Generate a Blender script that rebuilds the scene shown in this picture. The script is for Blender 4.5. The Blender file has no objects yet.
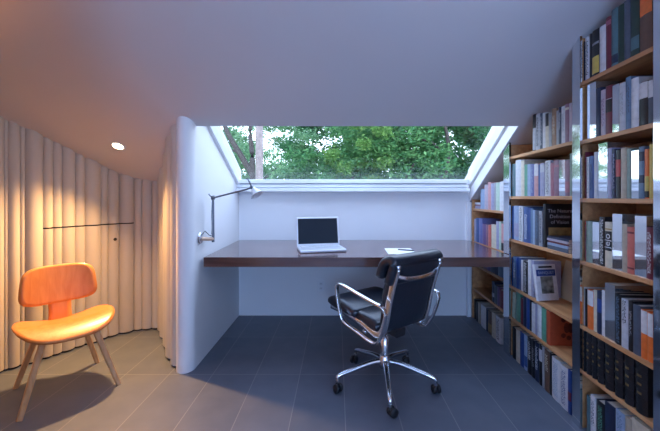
import bpy, bmesh, math, random
from mathutils import Vector, Matrix
random.seed(7)
C = bpy.context.scene.collection
PI = math.pi
# ------------------------------------------------------------------ camera model (660 x 431)
F, CX, CY, H = 327.0, 337.0, 197.0, 1.161
def ground(px, py, z=0.0):                       # pixel on a horizontal plane -> world x, y
    y = F*(H-z)/(py-CY)
    return ((px-CX)/F*y, y)

# ------------------------------------------------------------------ materials
MATS = {}
def nd(nt, t, **k):
    n = nt.nodes.new(t)
    for a, v in k.items():
        if hasattr(n, a): setattr(n, a, v)
        else: n.inputs[a].default_value = v
    return n
def mat(name, col, rough=.6, metal=0.0, var=.06, scale=8.0, bump=0.0, spec=.5, coat=0.0):
    if name in MATS: return MATS[name]
    m = bpy.data.materials.new(name); m.use_nodes = True
    nt = m.node_tree; b = nt.nodes['Principled BSDF']
    tc = nd(nt, 'ShaderNodeTexCoord')
    no = nd(nt, 'ShaderNodeTexNoise'); no.inputs['Scale'].default_value = scale; no.inputs['Detail'].default_value = 4
    nt.links.new(tc.outputs['Object'], no.inputs['Vector'])
    r = nd(nt, 'ShaderNodeValToRGB')
    r.color_ramp.elements[0].position = .3; r.color_ramp.elements[1].position = .7
    r.color_ramp.elements[0].color = [max(0, c*(1-var)) for c in col]+[1]
    r.color_ramp.elements[1].color = [min(1, c*(1+var)) for c in col]+[1]
    nt.links.new(no.outputs['Fac'], r.inputs['Fac']); nt.links.new(r.outputs['Color'], b.inputs['Base Color'])
    b.inputs['Roughness'].default_value = rough; b.inputs['Metallic'].default_value = metal
    b.inputs['Specular IOR Level'].default_value = spec; b.inputs['Coat Weight'].default_value = coat
    b.inputs['Coat Roughness'].default_value = .12
    if bump:
        bp = nd(nt, 'ShaderNodeBump'); bp.inputs['Strength'].default_value = bump; bp.inputs['Distance'].default_value = .002
        nt.links.new(no.outputs['Fac'], bp.inputs['Height']); nt.links.new(bp.outputs['Normal'], b.inputs['Normal'])
    MATS[name] = m; return m
def wood(name, c1, c2, rough=.45, axis='Y', scale=14, stretch=.08, coat=0.0):
    m = bpy.data.materials.new(name); m.use_nodes = True
    nt = m.node_tree; b = nt.nodes['Principled BSDF']
    tc = nd(nt, 'ShaderNodeTexCoord'); mp = nd(nt, 'ShaderNodeMapping')
    s = [scale, scale, scale]; s['XYZ'.index(axis)] = scale*stretch
    mp.inputs['Scale'].default_value = s
    no = nd(nt, 'ShaderNodeTexNoise'); no.inputs['Scale'].default_value = 2.2; no.inputs['Detail'].default_value = 6; no.inputs['Distortion'].default_value = .6
    r = nd(nt, 'ShaderNodeValToRGB'); r.color_ramp.elements[0].position = .33; r.color_ramp.elements[1].position = .68
    r.color_ramp.elements[0].color = list(c1)+[1]; r.color_ramp.elements[1].color = list(c2)+[1]
    nt.links.new(tc.outputs['Object'], mp.inputs['Vector']); nt.links.new(mp.outputs['Vector'], no.inputs['Vector'])
    nt.links.new(no.outputs['Fac'], r.inputs['Fac']); nt.links.new(r.outputs['Color'], b.inputs['Base Color'])
    b.inputs['Roughness'].default_value = rough; b.inputs['Coat Weight'].default_value = coat; b.inputs['Coat Roughness'].default_value = .15
    return m
def emis(name, col, s):
    m = bpy.data.materials.new(name); m.use_nodes = True
    b = m.node_tree.nodes['Principled BSDF']
    b.inputs['Emission Color'].default_value = list(col)+[1]; b.inputs['Emission Strength'].default_value = s
    return m
def srgb(r, g, b):
    return tuple((c/255/12.92 if c <= 10 else ((c/255+.055)/1.055)**2.4) for c in (r, g, b))

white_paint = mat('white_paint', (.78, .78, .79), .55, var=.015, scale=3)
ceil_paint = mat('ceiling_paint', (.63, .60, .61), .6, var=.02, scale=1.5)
flute_paint = mat('flute_paint', (.56, .525, .475), .5, var=.03, scale=2)
gloss_white = mat('gloss_white', (.82, .83, .85), .25, var=.01)
oak = wood('oak_shelf', (.46, .21, .085), (.64, .34, .15), .42)
walnut = wood('walnut_desk', (.085, .040, .034), (.165, .082, .064), .22, axis='X', scale=9, coat=.6)
ply_orange = wood('orange_plywood', (.56, .20, .05), (.64, .27, .08), .36, axis='Z', scale=20, stretch=.05, coat=.08)
ply_light = wood('light_plywood', (.56, .32, .15), (.70, .43, .22), .4, axis='Z', scale=25, stretch=.05)
steel = mat('polished_steel', (.74, .76, .79), .07, 1.0, var=.02)
chrome = mat('polished_aluminium', (.80, .81, .83), .16, 1.0, var=.02)
lamp_alu = mat('lamp_aluminium', (.16, .17, .20), .35, .9, var=.03)
lamp_shade_alu = mat('lamp_shade_aluminium', (.72, .73, .76), .4, .4, var=.03)
warm_reflect_alu = mat('warm_reflection_bracket', (.62, .42, .30), .4, .3, var=.05)  # tan base colour paints a warm reflection onto the aluminium bracket
black_rubber = mat('black_rubber', (.012, .012, .014), .45)
black_plastic = mat('black_plastic', (.02, .02, .024), .35)
leather = mat('black_leather', (.014, .018, .028), .30, var=.2, scale=60, bump=.25, spec=.6)
screen_mat = mat('dark_screen', (.012, .018, .028), .35, var=.05, spec=.15)
laptop_alu = mat('silver_laptop', (.70, .71, .74), .35, .5, var=.02)
paper_mat = mat('white_paper', (.86, .85, .82), .7, var=.01)
page_mat = mat('page_edges', (.66, .62, .56), .8, var=.12, scale=180)
dark_gap = mat('dark_gap', (.02, .018, .016), .9)
gilt = mat('gilt', (.32, .22, .09), .4, .6, var=.3, scale=150)

def tile_mat():
    m = bpy.data.materials.new('slate_tiles'); m.use_nodes = True
    nt = m.node_tree; b = nt.nodes['Principled BSDF']; L = nt.links.new
    geo = nd(nt, 'ShaderNodeNewGeometry'); sep = nd(nt, 'ShaderNodeSeparateXYZ'); L(geo.outputs['Position'], sep.inputs[0])
    def line(out, off, step, w):
        a = nd(nt, 'ShaderNodeMath', operation='SUBTRACT'); L(out, a.inputs[0]); a.inputs[1].default_value = off-step*50
        d = nd(nt, 'ShaderNodeMath', operation='DIVIDE'); L(a.outputs[0], d.inputs[0]); d.inputs[1].default_value = step
        fr = nd(nt, 'ShaderNodeMath', operation='FRACT'); L(d.outputs[0], fr.inputs[0])
        s = nd(nt, 'ShaderNodeMath', operation='SUBTRACT'); L(fr.outputs[0], s.inputs[0]); s.inputs[1].default_value = .5
        ab = nd(nt, 'ShaderNodeMath', operation='ABSOLUTE'); L(s.outputs[0], ab.inputs[0])
        g = nd(nt, 'ShaderNodeMath', operation='GREATER_THAN'); L(ab.outputs[0], g.inputs[0]); g.inputs[1].default_value = .5-w/step/2
        fl = nd(nt, 'ShaderNodeMath', operation='FLOOR'); L(d.outputs[0], fl.inputs[0])
        return g, fl
    gx, fx = line(sep.outputs['X'], .043, .2855, .0042)
    gy, fy = line(sep.outputs['Y'], 2.139, .5725, .0042)
    mx = nd(nt, 'ShaderNodeMath', operation='MAXIMUM'); L(gx.outputs[0], mx.inputs[0]); L(gy.outputs[0], mx.inputs[1])
    cb = nd(nt, 'ShaderNodeCombineXYZ'); L(fx.outputs[0], cb.inputs[0]); L(fy.outputs[0], cb.inputs[1])
    wn = nd(nt, 'ShaderNodeTexWhiteNoise'); L(cb.outputs[0], wn.inputs['Vector'])
    no = nd(nt, 'ShaderNodeTexNoise'); no.inputs['Scale'].default_value = 7; no.inputs['Detail'].default_value = 6
    L(geo.outputs['Position'], no.inputs['Vector'])
    ad = nd(nt, 'ShaderNodeMath', operation='MULTIPLY_ADD'); L(wn.outputs['Value'], ad.inputs[0]); ad.inputs[1].default_value = .35; L(no.outputs['Fac'], ad.inputs[2])
    r = nd(nt, 'ShaderNodeValToRGB'); r.color_ramp.elements[0].position = .35; r.color_ramp.elements[1].position = .95
    r.color_ramp.elements[0].color = (.104, .126, .170, 1); r.color_ramp.elements[1].color = (.145, .166, .208, 1)
    L(ad.outputs[0], r.inputs['Fac'])
    mix = nd(nt, 'ShaderNodeMix', data_type='RGBA'); L(mx.outputs[0], mix.inputs['Factor']); L(r.outputs['Color'], mix.inputs['A'])
    mix.inputs['B'].default_value = (.25, .255, .27, 1)
    L(mix.outputs['Result'], b.inputs['Base Color'])
    b.inputs['Roughness'].default_value = .42; b.inputs['Specular IOR Level'].default_value = .45
    bp = nd(nt, 'ShaderNodeBump'); bp.inputs['Strength'].default_value = .15; bp.inputs['Distance'].default_value = .003
    L(no.outputs['Fac'], bp.inputs['Height']); L(bp.outputs['Normal'], b.inputs['Normal'])
    return m
tiles = tile_mat()
def glass_mat():
    m = bpy.data.materials.new('window_glass'); m.use_nodes = True
    nt = m.node_tree; nt.nodes.clear()
    o = nd(nt, 'ShaderNodeOutputMaterial'); t = nd(nt, 'ShaderNodeBsdfTransparent'); g = nd(nt, 'ShaderNodeBsdfGlossy'); g.inputs['Roughness'].default_value = .01
    t.inputs['Color'].default_value = (.95, .98, .97, 1)
    lw = nd(nt, 'ShaderNodeLayerWeight'); pw = nd(nt, 'ShaderNodeMath', operation='POWER'); pw.inputs[1].default_value = 5
    fr = nd(nt, 'ShaderNodeMath', operation='MULTIPLY_ADD'); fr.inputs[1].default_value = .5; fr.inputs[2].default_value = .02
    nt.links.new(lw.outputs['Facing'], pw.inputs[0]); nt.links.new(pw.outputs[0], fr.inputs[0])
    mx = nd(nt, 'ShaderNodeMixShader')
    nt.links.new(fr.outputs[0], mx.inputs[0]); nt.links.new(t.outputs[0], mx.inputs[1]); nt.links.new(g.outputs[0], mx.inputs[2]); nt.links.new(mx.outputs[0], o.inputs[0])
    return m
glass = glass_mat()
def leaf_mat(name, c1, c2):
    m = bpy.data.materials.new(name); m.use_nodes = True
    nt = m.node_tree; nt.nodes.clear(); L = nt.links.new
    o = nd(nt, 'ShaderNodeOutputMaterial'); d = nd(nt, 'ShaderNodeBsdfDiffuse'); t = nd(nt, 'ShaderNodeBsdfTranslucent')
    geo = nd(nt, 'ShaderNodeNewGeometry'); r = nd(nt, 'ShaderNodeValToRGB')
    r.color_ramp.elements[0].color = list(c1)+[1]; r.color_ramp.elements[1].color = list(c2)+[1]
    L(geo.outputs['Random Per Island'], r.inputs['Fac'])
    L(r.outputs[0], d.inputs[0]); L(r.outputs[0], t.inputs[0])
    mx = nd(nt, 'ShaderNodeMixShader'); mx.inputs[0].default_value = .4
    L(d.outputs[0], mx.inputs[1]); L(t.outputs[0], mx.inputs[2]); L(mx.outputs[0], o.inputs[0])
    return m

# ------------------------------------------------------------------ mesh helpers
def obj(name, bm, m, parent=None, smooth=False, bevel=0, solid=0, sub=0, loc=None, rot=None, segs=2):
    bmesh.ops.recalc_face_normals(bm, faces=bm.faces[:])
    me = bpy.data.meshes.new(name); bm.to_mesh(me); bm.free()
    if m: me.materials.append(m)
    if smooth:
        for p in me.polygons: p.use_smooth = True
    o = bpy.data.objects.new(name, me); C.objects.link(o)
    if parent: o.parent = parent
    if loc: o.location = loc
    if rot: o.rotation_euler = rot
    if solid:
        s = o.modifiers.new('solid', 'SOLIDIFY'); s.thickness = solid; s.offset = 0
    if bevel:
        b = o.modifiers.new('bevel', 'BEVEL'); b.width = bevel; b.segments = segs; b.limit_method = 'ANGLE'; b.angle_limit = .6
    if sub:
        b = o.modifiers.new('sub', 'SUBSURF'); b.levels = sub; b.render_levels = sub
    return o
def thing(name, label, cat, loc=(0, 0, 0), rz=0.0, group=None):
    o = bpy.data.objects.new(name, None); C.objects.link(o); o.location = loc; o.rotation_euler = (0, 0, rz)
    o.empty_display_size = .1
    return tag(o, label, cat, group)
def tag(o, label, cat, group=None):
    o['label'] = label; o['category'] = cat
    if group: o['group'] = group
    return o
def struct(o, label=None):
    o['kind'] = 'structure'
    if label: o['label'] = label
    return o
def box(bm, x0, x1, y0, y1, z0, z1, M=None):
    v = [Vector((x, y, z)) for x in (x0, x1) for y in (y0, y1) for z in (z0, z1)]
    if M: v = [M @ p for p in v]
    v = [bm.verts.new(p) for p in v]
    for f in ((0, 1, 3, 2), (4, 6, 7, 5), (0, 4, 5, 1), (2, 3, 7, 6), (0, 2, 6, 4), (1, 5, 7, 3)):
        bm.faces.new([v[i] for i in f])
    return bm
def hexa(bm, lo, hi):                             # two quads of 4 points each
    a = [bm.verts.new(p) for p in lo]; b = [bm.verts.new(p) for p in hi]
    n = len(a)
    bm.faces.new(a[::-1]); bm.faces.new(b)
    for i in range(n): bm.faces.new([a[i], a[(i+1) % n], b[(i+1) % n], b[i]])
    return bm
def frames(pts, up):
    out = []
    for i, p in enumerate(pts):
        t = (pts[min(i+1, len(pts)-1)]-pts[max(i-1, 0)]).normalized()
        s = t.cross(up)
        if s.length < 1e-4: s = t.cross(Vector((1, 0, 0)))
        s.normalize(); n = s.cross(t).normalized()
        out.append((p, s, n))
    return out
def sweep(bm, pts, prof, up=(0, 0, 1), scales=None):   # prof: list of (side, normal)
    pts = [Vector(p) for p in pts]; up = Vector(up); rings = []
    for i, (p, s, n) in enumerate(frames(pts, up)):
        k = scales[i] if scales else (1, 1)
        if not isinstance(k, tuple): k = (k, k)
        rings.append([bm.verts.new(p+s*a*k[0]+n*b*k[1]) for a, b in prof])
    m = len(prof)
    for r0, r1 in zip(rings, rings[1:]):
        for j in range(m): bm.faces.new([r0[j], r0[(j+1) % m], r1[(j+1) % m], r1[j]])
    bm.faces.new(rings[0][::-1]); bm.faces.new(rings[-1])
    return bm
def circ(r, n=10, r2=None):
    return [(math.cos(2*PI*i/n)*r, math.sin(2*PI*i/n)*(r2 or r)) for i in range(n)]
def tube(bm, pts, r, n=10, up=(0, 0, 1), scales=None): return sweep(bm, pts, circ(r, n), up, scales)
def lathe(bm, prof, M=None, n=20):                # prof (r, z), around local z
    rings = []
    for r, z in prof:
        rg = []
        for i in range(n):
            p = Vector((r*math.cos(2*PI*i/n), r*math.sin(2*PI*i/n), z))
            rg.append(bm.verts.new(M @ p if M else p))
        rings.append(rg)
    for a, b in zip(rings, rings[1:]):
        for i in range(n): bm.faces.new([a[i], a[(i+1) % n], b[(i+1) % n], b[i]])
    bm.faces.new(rings[0][::-1]); bm.faces.new(rings[-1])
    return bm
def smooth_path(ctrl, n=6):                       # Catmull-Rom
    P = [Vector(p) for p in ctrl]; out = []
    for i in range(len(P)-1):
        p0, p1, p2, p3 = P[max(i-1, 0)], P[i], P[i+1], P[min(i+2, len(P)-1)]
        for k in range(n):
            t = k/n
            out.append(.5*((2*p1)+(p2-p0)*t+(2*p0-5*p1+4*p2-p3)*t*t+(3*p1-p0-3*p2+p3)*t**3))
    out.append(P[-1]); return out
def rrect(w, h, r, n=4):
    out = []
    for cx, cy, a in ((w/2-r, h/2-r, 0), (-w/2+r, h/2-r, 90), (-w/2+r, -h/2+r, 180), (w/2-r, -h/2+r, 270)):
        for i in range(n+1):
            t = math.radians(a+90*i/n); out.append((cx+r*math.cos(t), cy+r*math.sin(t)))
    return out
def axis_m(p, d):                                 # matrix taking local z to direction d at p
    return Matrix.Translation(Vector(p)) @ Vector(d).to_track_quat('Z', 'Y').to_matrix().to_4x4()
def text_mesh(name, s, size, m, parent, loc, rot, ext=.0004):
    cu = bpy.data.curves.new(name, 'FONT'); cu.body = s; cu.size = size; cu.extrude = ext; cu.align_x = 'CENTER'; cu.align_y = 'CENTER'
    t = bpy.data.objects.new(name+'_curve', cu); C.objects.link(t)
    bpy.context.view_layer.update()
    me = bpy.data.meshes.new_from_object(t.evaluated_get(bpy.context.evaluated_depsgraph_get()))
    bpy.data.objects.remove(t); bpy.data.curves.remove(cu)
    me.name = name; me.materials.clear(); me.materials.append(m)
    o = bpy.data.objects.new(name, me); C.objects.link(o); o.parent = parent; o.location = loc; o.rotation_euler = rot
    return o

# ------------------------------------------------------------------ room shell
BACK = 3.204; LX = -.96; EDGE = 2.232
def zc(y): return 2.872-.55*y if y > 0 else 2.872
def rx(y): return 1.245+.0564*(y-2.225)           # right reveal of the roof window
bm = bmesh.new(); box(bm, -3.6, 2.2, -3.4, 3.35, -.12, 0)
struct(obj('floor', bm, tiles), 'dark slate tile floor with pale grout')
T = .32
bm = bmesh.new()
def slab(bm, pts):
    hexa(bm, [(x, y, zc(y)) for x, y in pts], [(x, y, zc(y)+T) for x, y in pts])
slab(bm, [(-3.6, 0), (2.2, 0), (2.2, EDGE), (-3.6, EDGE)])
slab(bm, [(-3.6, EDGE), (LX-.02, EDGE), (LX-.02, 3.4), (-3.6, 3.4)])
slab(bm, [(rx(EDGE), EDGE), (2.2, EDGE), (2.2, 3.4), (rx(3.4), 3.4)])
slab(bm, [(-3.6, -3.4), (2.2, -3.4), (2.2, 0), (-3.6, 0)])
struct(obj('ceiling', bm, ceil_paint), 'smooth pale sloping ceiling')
bm = bmesh.new()
box(bm, -3.6, LX, BACK, 3.34, 0, 1.3); box(bm, LX, 1.31, BACK, 3.34, 0, 1.215); box(bm, 1.31, 2.2, BACK, 3.34, 0, 1.3)
struct(obj('wall_back', bm, white_paint), 'low white knee wall under the roof window')
# thin white corner strip between knee wall and bookcase
bm = bmesh.new(); box(bm, 1.262, 1.30, 3.165, BACK, 0, 1.112)
struct(obj('trim_1', bm, gloss_white))
# white wall with rounded end
nose = [(-1.08+.0, 2.2)]
arc = [(-1.02+.06*math.cos(math.radians(a)), 2.215+.07*math.sin(math.radians(a))) for a in range(180, 361, 15)]
inner = arc+[(LX, EDGE+.01), (LX, 2.6), (LX, 2.9), (LX, BACK)]
bm = bmesh.new(); cols = []
for x, y in inner:
    top = zc(y)+.03 if y < EDGE-.001 else zc(y)+.31
    cols.append((bm.verts.new((x, y, 0)), bm.verts.new((x, y, top))))
for a, b in zip(cols, cols[1:]): bm.faces.new([a[0], b[0], b[1], a[1]])
struct(obj('wall_inner', bm, white_paint, smooth=False), 'white wall with rounded end beside the desk')
for p in bpy.data.objects['wall_inner'].data.polygons: p.use_smooth = p.center.y < 2.225

# fluted wall
fl = [(-30, 384), (0, 373), (46, 359), (75.5, 348.6), (126, 332), (159.5, 328.5), (164.5, 333), (168.5, 340), (172, 351), (175, 363)]
def floor_y(px):
    for (a, ya), (b, yb) in zip(fl, fl[1:]):
        if a <= px <= b: return ya+(yb-ya)*(px-a)/(b-a)
node_px = [-30, -22, -8, 4, 8, 20, 25, 43, 53, 62, 75, 85, 101, 108, 119, 134, 142, 152, 160, 164.5, 168.5, 172, 174.6]
nodes = [(-2.85, -3.35)]
y = -3.35
while y < .6:
    y += random.choice((.12, .17, .24)); nodes.append((-2.85, y))
p_end = ground(node_px[0], floor_y(node_px[0])); p0 = nodes[-1]
nseg = 6
for i in range(1, nseg): nodes.append((p0[0]+(p_end[0]-p0[0])*(i/nseg), p0[1]+(p_end[1]-p0[1])*i/nseg))
first = len(nodes)
for px in node_px: nodes.append(ground(px, floor_y(px)))
nodes.append((-1.081, 2.215))
i0 = first+node_px.index(43); i1 = first+node_px.index(134)
SEAM = .937
def flutes(bm, i_from, i_to, z0, z1, back=0.0):
    prev = None
    for i in range(i_from, i_to):
        a, b = Vector(nodes[i]), Vector(nodes[i+1]); d = b-a; w = d.length
        n = Vector((d.y, -d.x)).normalized()
        N = 12
        for k in range(N+1):
            t = (1-math.cos(PI*k/N))/2
            p = a+d*t+n*(min(.30*w, .052)*math.sin(PI*t)**.62-back)
            top = z1 if z1 is not None else zc(p.y)+.03
            col = (bm.verts.new((p.x, p.y, z0)), bm.verts.new((p.x, p.y, top)))
            if prev and not (k == 0): bm.faces.new([prev[0], col[0], col[1], prev[1]])
            elif prev and k == 0 and (prev[0].co-col[0].co).length > 1e-6: bm.faces.new([prev[0], col[0], col[1], prev[1]])
            prev = col
bm = bmesh.new()
flutes(bm, 0, i0, .016, None); flutes(bm, i1, len(nodes)-1, .016, None); flutes(bm, i0, i1, SEAM+.005, None)
o = obj('wall_left', bm, flute_paint, smooth=True); struct(o, 'cream wall of irregular rounded vertical flutes')
bm = bmesh.new(); flutes(bm, i0, i1, .016, SEAM-.005)
door = struct(obj('door_1', bm, flute_paint, smooth=True), 'fluted hatch door with small round finger hole')
bm = bmesh.new(); flutes(bm, i0, i1, SEAM-.03, SEAM+.03, .012)
obj('dark_joint', bm, dark_gap, door)
bm = bmesh.new(); flutes(bm, 0, len(nodes)-1, 0, .05, .018); struct(obj('shadow_gap_left', bm, dark_gap), 'dark shadow gap under the fluted wall')  # dark strip colour stands in for the shade under the flutes
hx, hy = ground(114, floor_y(114)); hd = Vector((.80, -.60, 0))
bm = bmesh.new(); lathe(bm, [(.013, -.03), (.013, .004), (.010, .006)], axis_m(Vector((hx, hy, .81))+hd*.022, hd), 16)
obj('finger_hole', bm, black_plastic, door)

# right wall behind the bookcase, rear wall with a window added for cool light
TA = .05; ANG = math.atan(TA); ca, sa = math.cos(ANG), math.sin(ANG)
def bx_(y): return 1.142+TA*y                     # bookcase front line x at depth y
def shelf_pt(t, y0): return (bx_(y0)+t*ca, y0-t*sa)
bm = bmesh.new()
pts = [(bx_(-3.4)+.31, -3.4), (2.2, -3.4), (2.2, 3.34), (bx_(3.34)+.31, 3.34)]
hexa(bm, [(x, yy, 0) for x, yy in pts], [(x, yy, 2.872-.55*max(yy, 0)+.03) for x, yy in pts])
struct(obj('wall_right', bm, white_paint))
bm = bmesh.new()
WX0, WX1, WZ0, WZ1 = -.45, .95, .9, 2.0
box(bm, -3.6, WX0, -3.4, -3.25, 0, 2.9); box(bm, WX1, 2.2, -3.4, -3.25, 0, 2.9)
box(bm, WX0, WX1, -3.4, -3.25, 0, WZ0); box(bm, WX0, WX1, -3.4, -3.25, WZ1, 2.9)
struct(obj('wall_rear', bm, white_paint))
bm = bmesh.new()
for a, b in ((WX0, WX0+.05), ((WX0+WX1)/2-.025, (WX0+WX1)/2+.025), (WX1-.05, WX1)): box(bm, a, b, -3.38, -3.30, WZ0, WZ1)
for a, b in ((WX0+.05, (WX0+WX1)/2-.025), ((WX0+WX1)/2+.025, WX1-.05)):
    box(bm, a, b, -3.38, -3.30, WZ0, WZ0+.05); box(bm, a, b, -3.38, -3.30, WZ1-.05, WZ1)
bm2 = bmesh.new(); box(bm2, -1.0, -.9, -3.25, .62, 0, 2.95); struct(obj('wall_light_block', bm2, white_paint))  # added unseen wall, keeps the rear light off the left side
w2 = struct(obj('added_rear_window', bm, gloss_white))  # unseen window, added as a source of cool light
bm = bmesh.new(); box(bm, WX0+.05, WX1-.05, -3.345, -3.34, WZ0+.05, WZ1-.05); obj('pane', bm, glass, w2)

# ------------------------------------------------------------------ roof window
def zg(y): return 1.327+(3.19-y)*.59
win = bpy.data.objects.new('window_1', None); C.objects.link(win); win.location = (0, 0, 0); struct(win, 'wide sloping roof window with white frame')
def rail_prism(bm, x0f, x1f, dz0, dz1, ya=2.15, yb=3.19):
    hexa(bm, [(x0f(ya), ya, zc(ya)+dz0), (x1f(ya), ya, zc(ya)+dz0), (x1f(ya), ya, zc(ya)+dz1), (x0f(ya), ya, zc(ya)+dz1)],
         [(x0f(yb), yb, zc(yb)+dz0), (x1f(yb), yb, zc(yb)+dz0), (x1f(yb), yb, zc(yb)+dz1), (x0f(yb), yb, zc(yb)+dz1)])
bm = bmesh.new()
rail_prism(bm, lambda y: rx(y)-.022, lambda y: rx(y)+.0, .135, .30, EDGE+.002)
rail_prism(bm, lambda y: rx(y)-.010, lambda y: rx(y)+.0, .0, .105, EDGE+.002)
obj('frame_side', bm, gloss_white, win)
bm = bmesh.new()
rail_prism(bm, lambda y: LX, lambda y: LX+.026, .135, .30, EDGE+.002)
obj('frame_side', bm, gloss_white, win)
bm = bmesh.new()
box(bm, LX, 1.262, 3.115, 3.24, 1.291, 1.329); box(bm, LX, 1.262, 3.13, 3.24, 1.252, 1.283); box(bm, LX, 1.264, 3.105, 3.24, 1.212, 1.244); box(bm, LX, 1.26, 3.175, 3.24, 1.21, 1.30)
obj('sill', bm, gloss_white, win, bevel=.004)
bm = bmesh.new()
hexa(bm, [(LX+.01, 3.2, zg(3.2)), (1.27, 3.2, zg(3.2)), (1.27, 2.15, zg(2.15)), (LX+.01, 2.15, zg(2.15))],
     [(LX+.01, 3.2, zg(3.2)+.006), (1.27, 3.2, zg(3.2)+.006), (1.27, 2.15, zg(2.15)+.006), (LX+.01, 2.15, zg(2.15)+.006)])
obj('pane', bm, glass, win)

# ------------------------------------------------------------------ desk
DT = .74; DF = 2.283
bm = bmesh.new()
pts = [(LX+.028, DF), (1.207, DF), (bx_(2.36)-.016, 2.36), (bx_(3.16)-.014, 3.16), (1.258, BACK-.002), (LX+.003, BACK-.002)]
hexa(bm, [(x, y, DT-.068) for x, y in pts], [(x, y, DT) for x, y in pts])
tag(obj('desk', bm, walnut, bevel=.002), 'long dark walnut desk slab spanning the white alcove under the window', 'desk')

# ------------------------------------------------------------------ laptop
lap = thing('laptop', 'open silver laptop with dark screen on the walnut desk', 'laptop', (-.126, 2.585, DT), math.radians(13))
bm = bmesh.new(); box(bm, -.179, .179, -.122, .122, .002, .022); obj('base', bm, laptop_alu, lap, bevel=.006)
bm = bmesh.new(); box(bm, -.155, .155, -.01, .095, .0222, .0228); kb = obj('keyboard', bm, mat('grey_keys', (.45, .46, .48), .5), lap)
bm = bmesh.new()
for r in range(5):
    for k in range(13): box(bm, -.151+k*.0233, -.151+k*.0233+.020, -.006+r*.0198, -.006+r*.0198+.017, .0228, .0242)
o = obj('keys', bm, mat('light_keys', (.60, .61, .63), .5), kb); o['kind'] = 'stuff'
bm = bmesh.new(); box(bm, -.05, .05, -.105, -.03, .0221, .0224); obj('trackpad', bm, mat('trackpad', (.6, .61, .63), .3), lap)
tilt = math.radians(-14)
lid = obj('lid', box(bmesh.new(), -.179, .179, -.006, .003, 0, .238), laptop_alu, lap, bevel=.004, loc=(0, .118, .020), rot=(tilt, 0, 0))
bm = bmesh.new(); box(bm, -.166, .166, -.0072, -.006, .016, .226); obj('screen', bm, screen_mat, lid)
bm = bmesh.new(); tube(bm, [(-.12, .12, .021), (.12, .12, .021)], .007, 10); obj('hinge', bm, black_plastic, lap)

# ------------------------------------------------------------------ paper and pen
bm = bmesh.new(); box(bm, -.106, .106, -.138, .138, 0, .003)
tag(obj('paper', bm, paper_mat, loc=(.487, 2.525, DT+.0005), rot=(0, 0, math.radians(-2))), 'white sheet of paper lying on the desk right of the laptop', 'paper')
pen = tag(obj('pen', tube(bmesh.new(), [(-.06, 0, 0), (.05, 0, 0), (.068, 0, 0)], .0045, 8, scales=[1, 1, .3]), black_plastic, loc=(.535, 2.55, DT+.0082), rot=(0, 0, math.radians(-25))), 'small dark pen lying on the white sheet of paper', 'pen')
bm = bmesh.new(); box(bm, -.05, -.02, .003, .0055, -.001, .001); obj('clip', bm, chrome, pen)

# ------------------------------------------------------------------ outlet
ot = thing('wall_outlet', 'white double socket plate low on the wall below the desk', 'outlet', (-.157, BACK-.0005, .29))
bm = bmesh.new(); box(bm, -.035, .035, -.006, 0, -.057, .057); obj('cover_plate', bm, gloss_white, ot, bevel=.002)
for z in (-.022, .022):
    bm = bmesh.new(); box(bm, -.016, .016, -.008, -.006, z-.014, z+.014); s = obj('socket', bm, mat('socket_white', (.70, .71, .73), .4), ot, bevel=.003)
    bm = bmesh.new()
    for x in (-.006, .006): box(bm, x-.001, x+.001, -.0085, -.008, z-.004, z+.005)
    obj('slot', bm, black_plastic, s)

# ------------------------------------------------------------------ wall lamp
LY = 2.36
lamp = thing('wall_lamp', 'jointed aluminium task lamp mounted on the white wall above the desk', 'lamp', (LX, LY, .872))
def lp(px, py): return Vector(((px-CX)/F*LY-LX, 0, H-(py-CY)/F*LY-.872))
bm = bmesh.new(); lathe(bm, [(.042, 0), (.042, .008), (.034, .016), (.014, .020)], axis_m((0.0005, -.085, 0), (1, 0, 0)), 24); obj('wall_plate', bm, chrome, lamp, smooth=False)
bm = bmesh.new(); tube(bm, [(.012, -.082, -.001), (.045, -.03, -.010), (.064, 0, -.012)], .014, 12); obj('bracket', bm, warm_reflect_alu, lamp)
bm = bmesh.new(); lathe(bm, [(.010, -.022), (.010, .016)], axis_m((.066, 0, -.014), (0, 0, 1)), 14); obj('pivot_socket', bm, lamp_alu, lamp)
j0 = lp(213.3, 236); j1 = lp(213.0, 198.5); j2 = lp(247, 189.2); hd_ = lp(251.5, 187.5)
bm = bmesh.new()
for dy in (-.008, .008): tube(bm, [j0+Vector((0, dy, 0)), j1+Vector((0, dy, 0))], .0055, 8)
tube(bm, [j0+Vector((0, 0, -.01)), j0+Vector((0, 0, .02))], .009, 10)
obj('lower_arm', bm, lamp_alu, lamp)
bm = bmesh.new(); lathe(bm, [(.011, -.014), (.011, .014)], axis_m(j1, (0, 1, 0)), 14); tube(bm, [j1, lp(209.3, 195), lp(208.8, 193.8)], .004, 8); tube(bm, [lp(210.5, 196.5), lp(214.5, 196)], .0035, 8)
obj('elbow_joint', bm, lamp_alu, lamp)
bm = bmesh.new()
for dy in (-.008, .008): tube(bm, [j1+Vector((0, dy, .004)), j2+Vector((0, dy, 0))], .0055, 8)
tube(bm, [j2, hd_], .006, 8)
obj('upper_arm', bm, lamp_alu, lamp)
bm = bmesh.new(); tube(bm, [j0+Vector((-.012, .0, .012)), (j0+j1)/2+Vector((-.012, 0, 0)), j1+Vector((-.006, 0, 0))], .0018, 6); tube(bm, [Vector((.016, -.08, .02)), lp(205, 231), lp(209, 235), lp(212, 236)], .0028, 6)
obj('cable', bm, black_plastic, lamp)
bm = bmesh.new(); lathe(bm, [(.012, -.012), (.012, .012)], axis_m(hd_, (0, 1, 0)), 14)
tube(bm, [hd_, lp(248.2, 180.5), lp(248, 177.5)], .0036, 8); tube(bm, [hd_+Vector((0, 0, .01)), lp(250, 182), lp(246.5, 178)], .003, 8)
obj('head_joint', bm, lamp_alu, lamp)
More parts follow.
